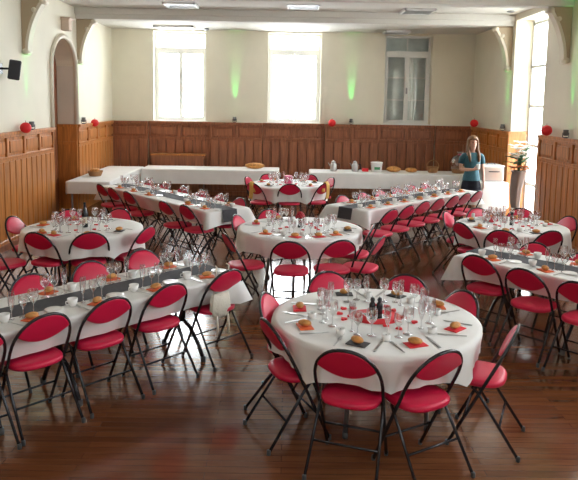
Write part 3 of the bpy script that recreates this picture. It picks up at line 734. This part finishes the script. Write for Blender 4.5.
# ------------------------------------------------------------------ flower stand by the garden door
o = thing('flower_stand', 'tall grey draped flower stand in front of the bright garden door', 'flower stand', (4.27, 11.95, 0))
rg = []
for r, z, dx in ((.19, 0, .05), (.17, .05, .05), (.10, .25, .04), (.075, .36, .03), (.085, .50, 0), (.11, .75, 0), (.125, 1.0, .03), (.12, 1.08, .04), (.15, 1.12, .04), (.10, 1.12, .04), (.07, 1.0, .03)):
    rg.append([(dx + r * (1 + .06 * sin(6 * a)) * cos(a), r * (1 + .06 * sin(6 * a)) * sin(a), z) for a in [2 * PI * k / 36 for k in range(36)]])
q = MB(); q.rings(rg); q.build('draped_vase', M['tulle'], o)
fb = thing('bouquet', 'white lilies with green leaves and orange blooms in the tall flower stand', 'flowers', (4.31, 11.95, 1.10))
rnd = random.Random(3); lf = MB(); st = MB()
def leafblade(m, base, d, L, w):
    d = Vector(d).normalized(); s = d.cross(Vector((.2, .3, 1))).normalized(); up = s.cross(d)
    def fn(u, v):
        t = v; c_ = Vector(base) + d * L * t + up * (-.25 * L * t * t)
        return c_ + s * (u - .5) * w * sin(PI * min(1, .08 + t * .92)) + up * abs(u - .5) * w * .25
    m.grid(fn, 4, 8)
for k in range(22):
    a = rnd.uniform(0, 2 * PI); e = rnd.uniform(-.1, 1.1); base = (rnd.uniform(-.03, .03), rnd.uniform(-.03, .03), rnd.uniform(.02, .34))
    leafblade(lf, base, (cos(a) * cos(e), sin(a) * cos(e), sin(e)), rnd.uniform(.16, .34), rnd.uniform(.05, .09))
lf.build('leaves', M['leaf'], fb)
fl_pos = []
for k in range(13):
    a = k * 2.4; r = .05 + .06 * (k % 3); p = (r * cos(a), r * sin(a), .24 + .055 * ((k * 7) % 6)); fl_pos.append(p)
    st.tube([(0, 0, -.06), (p[0] * .4, p[1] * .4, p[2] * .6), p], .005, 5)
for k in range(4):
    a = .4 + k * 1.6; p = (.13 * cos(a), .13 * sin(a), .02 + .02 * k); st.tube([(0, 0, -.06), p], .005, 5); fl_pos.append(p)
st.build('stems', M['leaf'], fb)
for k, p in enumerate(fl_pos):
    q = MB()
    for j in range(6):
        a = j * PI / 3 + k; leafblade(q, p, (cos(a), sin(a), .6), .125, .07)
    q.ell(p, (.012, .012, .02), 6, 5)
    q.build('bloom', M['petal'] if k < 13 else M['opetal'], fb)

# ------------------------------------------------------------------ decorations on walls
def paper_ball(x, y, z, r, label):
    q = MB(); n = 24; rg = []
    for j in range(11):
        a = -PI / 2 + PI * (j + .05) / 10.1
        rg.append([(r * cos(a) * (1 + .04 * (k % 2)) * cos(2 * PI * k / n), r * cos(a) * (1 + .04 * (k % 2)) * sin(2 * PI * k / n), r * sin(a)) for k in range(n)])
    q.rings(rg); o = tag(q.build('paper_ball', M['paper'], None, (x, y, z)), label, 'paper ball', None)
    s = MB(); s.tube([(0, 0, r * .97), (0, 0, r + .03)], .004, 5); s.build('hanging_loop', M['rose'], o)
paper_ball(-4.14, 10.35, 1.84, .085, 'red paper ball on the left panelling near the loudspeaker')
paper_ball(-4.16, 14.15, 1.79, .08, 'red paper ball on the left panelling beyond the arched niche')
paper_ball(1.10, 15.80, 1.82, .09, 'red paper ball on the back panelling right of the middle window')
paper_ball(4.42, 15.35, 1.88, .09, 'red paper ball above the standing woman')
paper_ball(4.42, 11.05, 1.905, .09, 'red paper ball on the right panelling beside the garden door')
def uplight(x, y, z, dx, dy, label):
    o = thing('uplight', label, 'lamp', (x, y, z))
    q = MB(); q.lathe([(.03, 0), (.035, .01), (.032, .02)], 12); q.build('base', M['led'], o)
    q = MB(); q.tube([(-.05, 0, .015), (-.05, 0, .09)], .006, 6); q.tube([(.05, 0, .015), (.05, 0, .09)], .006, 6); q.tube([(-.05, 0, .015), (.05, 0, .015)], .006, 6); q.build('yoke', M['led'], o)
    q = MB(); q.lathe([(.03, .04), (.042, .05), (.042, .135), (.036, .135), (.034, .12)], 14, cap1=False); q.build('lamp_body', M['led'], o)
    q = MB(); q.lathe([(.034, .12), (.002, .126)], 14); q.build('lens', M['greenled'], o)
    ld = bpy.data.lights.new('green_beam', 'SPOT'); ld.color = (.03, 1, .12); ld.energy = 42; ld.spot_size = R_(17); ld.spot_blend = .8; ld.shadow_soft_size = .02
    lo = bpy.data.objects.new('green_beam', ld); COL.objects.link(lo); lo.parent = o; lo.location = (0, 0, .15)
    lo.rotation_euler = Vector((dx, dy, 6.5)).to_track_quat('-Z', 'Y').to_euler()
uplight(-1.27, 15.88, 1.79, 0, .8, 'green uplight on the back panelling between left and middle windows')
uplight(1.57, 15.88, 1.79, 0, .8, 'green uplight on the back panelling between middle and right windows')
uplight(XL + .07, 10.75, 1.79, -.3, 0, 'green uplight on the left panelling below the nearer plaster corbel')
uplight(XL + .07, 13.50, 1.79, -.3, 0, 'green uplight on the left panelling below the farther plaster corbel')
uplight(XR - .07, 10.42, 1.81, .3, 0, 'green uplight on the right panelling near the frame edge')
uplight(XR - .07, 13.50, 1.79, .3, 0, 'green uplight on the right panelling beyond the garden door')
# loudspeaker
o = thing('loudspeaker', 'black loudspeaker on a wall bracket high on the left wall', 'loudspeaker', (XL, 9.79, 2.74))
q = MB(); q.box(-.02, -.05, -.08, .015, .05, .08); q.tube([(.01, 0, 0), (.12, 0, 0)], .016, 8); q.build('bracket', M['tube'], o)
q = MB(); q.box(-.085, -.085, -.145, .085, .085, .145); c_ = bevel(q.build('cabinet', M['black'], o), .02); c_.location = (.22, -.02, -.02); c_.rotation_euler = (.0, .14, .4)
q = MB(); q.box(-.075, -.094, -.13, .075, -.086, .13); g_ = q.build('grille', M['grille'], c_)
# ceiling fittings
def ceil_light(x, y, w, d, z, label):
    o = thing('ceiling_light', label, 'ceiling light', (x, y, z))
    q = MB(); q.box(-w / 2, -d / 2, -.05, w / 2, -d / 2 + .03, 0); q.box(-w / 2, d / 2 - .03, -.05, w / 2, d / 2, 0); q.box(-w / 2, -d / 2, -.05, -w / 2 + .03, d / 2, 0); q.box(w / 2 - .03, -d / 2, -.05, w / 2, d / 2, 0); q.build('housing', M['fixture'], o)
    q = MB()
    for k in range(1, 8): q.box(-w / 2 + .03, -d / 2 + k * d / 8 - .005, -.045, w / 2 - .03, -d / 2 + k * d / 8 + .005, -.005)
    q.build('louvre', M['louvre'], o)
    for k in range(3):
        q = MB(); q.tube([(-w / 2 + w * (k + 1) / 4, -d / 2 + .04, -.02), (-w / 2 + w * (k + 1) / 4, d / 2 - .04, -.02)], .013, 8); q.build('tube_lamp', M['china'], o)
ceil_light(-2.03, 12.55, .6, .6, ZN, 'square louvred ceiling light on the left before the rear beam')
ceil_light(.28, 12.45, .6, .6, ZN, 'square louvred ceiling light in the middle before the rear beam')
ceil_light(2.5, 12.85, .6, .6, ZN, 'square louvred ceiling light on the right before the rear beam')
ceil_light(2.55, 15.55, .6, .5, ZC, 'louvred ceiling light close above the right rear window')
ceil_light(-2.62, 15.3, .9, .5, ZC, 'louvred ceiling light close above the left rear window')
o = thing('smoke_detector', 'small round detector on the ceiling right of left rear window', 'detector', (-1.92, 15.6, ZC))
q = MB(); q.lathe([(.05, 0), (.06, -.01), (.055, -.04), (.02, -.05)], 14); q.build('body', M['grey'], o)
o = thing('downlight', 'small round spotlight in the ceiling near the garden door', 'ceiling light', (4.27, 12.75, ZN))
q = MB(); q.lathe([(.07, 0), (.075, -.02), (.06, -.03), (.05, -.01)], 14); q.build('rim', M['grey'], o)

# ------------------------------------------------------------------ things on chairs
def scarf(loc, rz, label):
    q = MB()
    def fn(u, v):
        t = v * 2 - 1
        return ((u - .5) * .09 + .02 * sin(6 * v), -.255 + .028 * (1 if t > 0 else -1) * min(1, abs(t) * 6) + .03 * (t if t > 0 else 0), .872 - (.31 * abs(t) if t < 0 else .20 * abs(t)) + .004 * cos(12 * u))
    q.grid(fn, 5, 24); o = q.build('scarf', M['yellow'], None, loc, rz)
    sd = o.modifiers.new('thick', 'SOLIDIFY'); sd.thickness = .008; sd.offset = 0
    return tag(o, label, 'scarf')
def chair_frame(top, c):
    a = math.atan2(c[1] - top[1], c[0] - top[0]); d = Vector((cos(a), sin(a))); p = Vector(top) + d * .25
    return (p.x, p.y, 0), a - PI / 2
l, r = chair_frame((-.61, 11.68), (.05, 12.42)); scarf(l, r, 'yellow scarf over the back of the near-left chair at the far round table')
l, r = chair_frame((.74, 11.83), (.05, 12.42)); scarf(l, r, 'yellow scarf over the back of the near-right chair at the far round table')
# cream crochet bag hanging on the first near chair of the left front table
def crochet_bag():
    v = Vector((-math.sin(R_(227)), cos(R_(227)))) * -1; a = math.atan2(v.y, v.x); p = Vector((-.56, 5.67)) + v * .25
    o = thing('crochet_bag', 'cream crocheted bag hanging from the rightmost near chair of the left front table', 'bag', (p.x, p.y, 0), a - PI / 2)
    rg = []
    for z, w, d in ((.40, .06, .015), (.42, .09, .03), (.48, .115, .042), (.55, .11, .04), (.61, .10, .03), (.62, .09, .02)):
        rg.append([(w * (1 + .06 * sin(9 * t)) * cos(t) - .03, -.27 + d * sin(t), z + .008 * sin(7 * t)) for t in [2 * PI * k / 32 for k in range(32)]])
    q = MB(); q.rings(rg); q.build('bag_body', M['lace'], o)
    q = MB(); q.tube([(-.11, -.27, .61), (-.10, -.265, .72), (-.07, -.27, .86), (-.06, -.235, .868)], .006, 6); q.tube([(.05, -.27, .61), (.06, -.265, .72), (.07, -.27, .86), (.07, -.235, .868)], .006, 6); q.build('strap', M['lace'], o)
    for sx in (-.09, .04):
        q = MB(); q.tube([(sx, -.29, .43), (sx + .01, -.295, .32), (sx, -.29, .24)], .010, 6); q.build('tassel', M['lace'], o)
crochet_bag()

# ------------------------------------------------------------------ the woman
def skin_mesh(name, chains, root):
    """chains: list of lists of (x,y,z,rx,ry); points with equal coordinates are shared"""
    me = bpy.data.meshes.new(name); idx = {}; vs = []; rs = []; es = []
    for ch in chains:
        prev = None
        for x, y, z, rx, ry in ch:
            kx = (round(x, 4), round(y, 4), round(z, 4))
            if kx not in idx: idx[kx] = len(vs); vs.append((x, y, z)); rs.append((rx, ry))
            i = idx[kx]
            if prev is not None and prev != i: es.append((prev, i))
            prev = i
    me.from_pydata(vs, es, []); o = bpy.data.objects.new(name, me); COL.objects.link(o)
    sk = o.modifiers.new('skin', 'SKIN'); sk.use_smooth_shade = True; sk.branch_smoothing = .4
    for i, r in enumerate(rs):
        d = me.skin_vertices[0].data[i]; d.radius = r; d.use_root = False
    me.skin_vertices[0].data[idx[tuple(round(c, 4) for c in root)]].use_root = True
    ss = o.modifiers.new('sub', 'SUBSURF'); ss.levels = 2; ss.render_levels = 2
    dg = bpy.context.evaluated_depsgraph_get(); dg.update()
    m2 = bpy.data.meshes.new_from_object(o.evaluated_get(dg)); m2.name = name
    bpy.data.objects.remove(o); bpy.data.meshes.remove(me)
    for p in m2.polygons: p.use_smooth = True
    return m2
def hand(w, d, side, palm_n, curl):
    """fingers rooted in the palm: w wrist point, d hand direction, side = thumb side, palm_n = palm facing"""
    w, d, sd, pn = Vector(w), Vector(d).normalized(), Vector(side).normalized(), Vector(palm_n).normalized(); ch = []
    P = lambda v, r: (v.x, v.y, v.z, r, r)
    palm = w + d * .045
    for k, (off, L) in enumerate(((.027, .070), (.009, .080), (-.009, .074), (-.026, .058))):
        b = palm + d * .04 + sd * off; pts = [P(palm, .024), P(b, .0105)]; dd = d.copy(); p = b
        for s in range(3):
            dd = (dd + pn * curl).normalized(); p = p + dd * L / 3; pts.append(P(p, .0092 - .001 * s))
        ch.append(pts)
    b = w + d * .025 + sd * .028; t1 = b + (d * .6 + sd * .8 + pn * .25).normalized() * .032; t2 = t1 + (d * .85 + sd * .2 + pn * .5).normalized() * .028
    ch.append([P(palm, .024), P(b, .013), P(t1, .011), P(t2, .0095)])
    return palm, ch
def woman(loc, rz):
    o = thing('person', 'standing woman in a teal short-sleeved blouse and dark skirt holding a cup', 'person', loc, rz)
    body = [(0, 0, .90, .135, .105), (0, -.005, 1.04, .112, .085), (0, -.005, 1.22, .125, .092), (0, 0, 1.36, .095, .072), (0, .005, 1.425, .047, .047), (0, -.005, 1.47, .046, .050), (0, -.012, 1.52, .062, .078), (0, -.005, 1.60, .076, .092), (0, .0, 1.67, .060, .074)]
    sh = (0, 0, 1.36, .095, .072)
    W1 = (-.065, -.235, 1.105); W2 = (.235, -.03, .845)
    p1, f1 = hand(W1, (.75, -.35, .30), (.1, .1, 1), (.25, .85, -.1), .55)
    p2, f2 = hand(W2, (.02, -.12, -1), (-.15, -1, .1), (-1, .1, 0), .22)
    armR = [sh, (-.155, .005, 1.365, .052, .052), (-.205, .015, 1.23, .041, .041), (-.225, .0, 1.09, .036, .036), (-.15, -.13, 1.095, .034, .034), (*W1, .024, .024), (p1.x, p1.y, p1.z, .024, .024)]
    armL = [sh, (.155, .005, 1.365, .052, .052), (.205, .02, 1.23, .041, .041), (.225, .015, 1.09, .036, .036), (.232, -.01, .96, .032, .032), (*W2, .023, .023), (p2.x, p2.y, p2.z, .024, .024)]
    hip = (0, 0, .90, .135, .105); legs = []
    for s in (-1, 1): legs.append([hip, (s * .088, 0, .80, .086, .086), (s * .09, -.005, .62, .068, .068), (s * .088, -.01, .47, .052, .052), (s * .086, .012, .33, .052, .052), (s * .084, .015, .10, .033, .033), (s * .084, -.01, .045, .036, .036), (s * .09, -.10, .03, .036, .026), (s * .092, -.16, .025, .030, .020)])
    me = skin_mesh('body', [body, armR, armL] + legs + f1 + f2, (0, 0, .90)); me.materials.append(M['skin'])
    # face: push a nose, brow and chin out of the head surface
    for v in me.vertices:
        if v.co.z > 1.47 and v.co.y < 0:
            v.co.y -= .024 * math.exp(-((v.co.x / .014) ** 2 + ((v.co.z - 1.575) / .018) ** 2)); v.co.y -= .008 * math.exp(-((v.co.x / .022) ** 2 + ((v.co.z - 1.497) / .016) ** 2))
    b = bpy.data.objects.new('body', me); COL.objects.link(b); b.parent = o
    for s in (-1, 1):
        q = MB(); q.ell((s * .031, -.086, 1.605), (.013, .008, .007), 8, 6); q.build('eye', M['eye'], o)
        q = MB(); q.ell((s * .031, -.094, 1.628), (.017, .006, .003), 8, 5); q.build('eyebrow', M['hair'], o)
        q = MB(); q.ell((s * .076, .005, 1.585), (.008, .016, .026), 8, 6); q.build('ear', M['skin'], o)
    q = MB(); q.ell((0, -.092, 1.537), (.021, .008, .006), 8, 6); q.build('mouth', M['lip'], o)
    # blouse
    def erings(lv, n=32): return [[(cx + rx * cos(2 * PI * k / n), cy + ry * sin(2 * PI * k / n), z) for k in range(n)] for z, rx, ry, cx, cy in lv]
    q = MB(); q.rings(erings([(.88, .172, .135, 0, 0), (.96, .160, .125, 0, 0), (1.05, .135, .108, 0, -.004), (1.14, .142, .112, 0, -.006), (1.22, .158, .126, 0, -.014), (1.28, .160, .118, 0, -.010), (1.34, .158, .095, 0, 0), (1.385, .138, .075, 0, .004), (1.41, .095, .062, 0, .006), (1.415, .075, .058, 0, .004)]), False, False); bl = q.build('blouse', M['teal'], o)
    q = MB()
    q.tube([(-.085, .004, 1.352), (-.13, .004, 1.358), (-.165, .005, 1.345), (-.188, .009, 1.31), (-.202, .013, 1.26), (-.214, .015, 1.20)], .06, 16, rs=[.048, .054, .058, .058, .057, .056]); q.build('sleeve', M['teal'], bl); q = MB()
    q.tube([(.085, .004, 1.352), (.13, .004, 1.358), (.165, .005, 1.345), (.188, .009, 1.31), (.202, .013, 1.26), (.214, .015, 1.20)], .06, 16, rs=[.048, .054, .058, .058, .057, .056]); q.build('sleeve', M['teal'], bl)
    q = MB(); q.rings(erings([(.50, .205, .165, 0, 0), (.60, .200, .160, 0, 0), (.75, .190, .150, 0, 0), (.84, .176, .136, 0, 0), (.90, .156, .121, 0, 0), (.96, .140, .110, 0, 0)]), False, False); q.build('skirt', M['navy'], o)
    # hair: cap and two long locks to the chest
    q = MB(); n = 28; rg = []
    for j in range(9):
        e = PI / 2 * (1 - j / 8); zz = 1.615 + .110 * sin(e); rr = cos(e)
        rg.append([(.092 * rr * cos(a), .012 + .112 * rr * sin(a) * (1 if sin(a) > 0 else .90), zz + .030 * cos(e) * max(0, -sin(a)) ** 2) for a in [2 * PI * k / n for k in range(n)]])
    # back curtain of hair: lower rings open to the front
    for z, w, d in ((1.56, .094, .108), (1.48, .100, .100), (1.40, .112, .098), (1.32, .118, .104)):
        r = []
        for k in range(n):
            a = 2 * PI * k / n; s_ = sin(a)
            if s_ < -.25: # face opening: hair hugs the sides
                x = (1 if cos(a) > 0 else -1) * max(abs(cos(a)) * w, w * .80); y = .012 + d * -.25
                r.append((x, y, z))
            else: r.append((w * cos(a), .012 + d * s_, z))
        rg.append(r)
    # drop front faces by building as a grid without the opening
    for j in range(len(rg) - 1):
        for k in range(n):
            l_ = (k + 1) % n; am = 2 * PI * (k + .5) / n
            if j >= 7 and sin(am) < -.30: continue
            q._add([rg[j][k], rg[j][l_], rg[j + 1][l_], rg[j + 1][k]], [(0, 1, 2, 3)], True)
    hr = q.build('hair', M['hair'], o); bm = bmesh.new(); bm.from_mesh(hr.data); bmesh.ops.remove_doubles(bm, verts=bm.verts, dist=.0008); bmesh.ops.recalc_face_normals(bm, faces=bm.faces); bm.to_mesh(hr.data); bm.free(); sd = hr.modifiers.new('thick', 'SOLIDIFY'); sd.thickness = .014; sd.offset = 1
    q = MB()
    for s in (-1, 1): q.tube([(s * .070, -.045, 1.675), (s * .088, -.025, 1.61), (s * .095, -.015, 1.53), (s * .094, -.03, 1.45), (s * .096, -.085, 1.385), (s * .092, -.118, 1.30), (s * .085, -.132, 1.24)], .02, 10, rs=[.012, .017, .022, .026, .028, .026, .014])
    q.build('lock', M['hair'], hr)
    for s in (-1, 1):
        q = MB(); q.ell((s * .09, -.07, .034), (.048, .125, .032), 12, 7); q.box(s * .09 - .03, .02, .0, s * .09 + .03, .06, .03); q.build('shoe', M['black'], o)
    # cup in her hand
    cp = Vector((p1.x, p1.y, p1.z)) + Vector((.045, -.005, .045))
    cp = Vector(loc) + Matrix.Rotation(rz, 3, 'Z') @ cp
    q = MB(); q.lathe([(.024, -.045), (.026, -.04), (.033, .045), (.030, .045), (.024, -.035)], 14)
    tag(q.build('cup', M['china'], None, cp, rz), 'white drinking cup held in the right hand of the standing woman', 'cup')
woman((3.56, 12.38, 0), R_(6))

# ------------------------------------------------------------------ light
w = bpy.data.worlds.new('overcast_sky'); S.world = w; w.use_nodes = True
bg = w.node_tree.nodes['Background']; bg.inputs[0].default_value = (.93, .97, 1, 1); 
_n = w.node_tree.nodes; _l = w.node_tree.links
_tc = _n.new('ShaderNodeTexCoord'); _sp = _n.new('ShaderNodeSeparateXYZ'); _mr = _n.new('ShaderNodeMapRange')
_mr.inputs['From Min'].default_value = -1; _mr.inputs['From Max'].default_value = 1; _mr.inputs['To Min'].default_value = 4.5; _mr.inputs['To Max'].default_value = 13
_l.new(_tc.outputs['Generated'], _sp.inputs[0]); _l.new(_sp.outputs['Y'], _mr.inputs['Value']); _l.new(_mr.outputs[0], bg.inputs[1])
def portal(loc, d, sx, sy):
    l = bpy.data.lights.new('daylight_opening', 'AREA'); l.shape = 'RECTANGLE'; l.size = sx; l.size_y = sy; l.cycles.is_portal = True
    o = bpy.data.objects.new('daylight_opening', l); COL.objects.link(o); o.location = loc; o.rotation_euler = Vector(d).to_track_quat('-Z', 'Z').to_euler()
for a, b in WINS[:2]: portal(((a + b) / 2, YB + .42, (ZS + ZT) / 2), (0, -1, 0), b - a, ZT - ZS)
for a, b in RW: portal((XR + .44, (a + b) / 2, (ZS + 3.8) / 2), (-1, 0, 0), b - a, 3.8 - ZS)
portal((XR + .44, sum(DR) / 2, 2), (-1, 0, 0), DR[1] - DR[0], 4)
for a, b in LW: portal((XL - .47, (a + b) / 2, (ZS + 3.8) / 2), (1, 0, 0), b - a, 3.8 - ZS)
for a, b in ((-2.4, -1.2), (1.5, 2.7)): portal(((a + b) / 2, YF - .32, 2.8), (0, 1, 0), b - a, 1.8)

# ------------------------------------------------------------------ camera
cam = bpy.data.cameras.new('camera'); co = bpy.data.objects.new('camera', cam); COL.objects.link(co); S.camera = co
cam.sensor_fit = 'HORIZONTAL'; cam.sensor_width = 36; cam.lens = 36 * 650 / 578
cam.shift_x = 0; cam.shift_y = -(240 - 175) / 578
cam.clip_start = .05; cam.clip_end = 200
pitch, yaw, roll = R_(6.491), R_(-.2826), R_(.95)
Rm = Matrix.Rotation(-yaw * -1, 3, 'Z') @ Matrix.Rotation(PI / 2 - pitch, 3, 'X') @ Matrix.Rotation(roll, 3, 'Z')
co.matrix_world = Matrix.Translation((0, 0, 2.33)) @ Rm.to_4x4()

S.view_settings.view_transform = 'Standard'; S.view_settings.look = 'None'; S.view_settings.gamma = 1
S.view_settings.use_curve_mapping = False; S.view_settings.exposure = 1.3
S.cycles.use_denoising = True; S.cycles.max_bounces = 10; S.cycles.diffuse_bounces = 5; S.cycles.transparent_max_bounces = 24
S.cycles.caustics_reflective = False; S.cycles.caustics_refractive = False; S.cycles.sample_clamp_indirect = 6
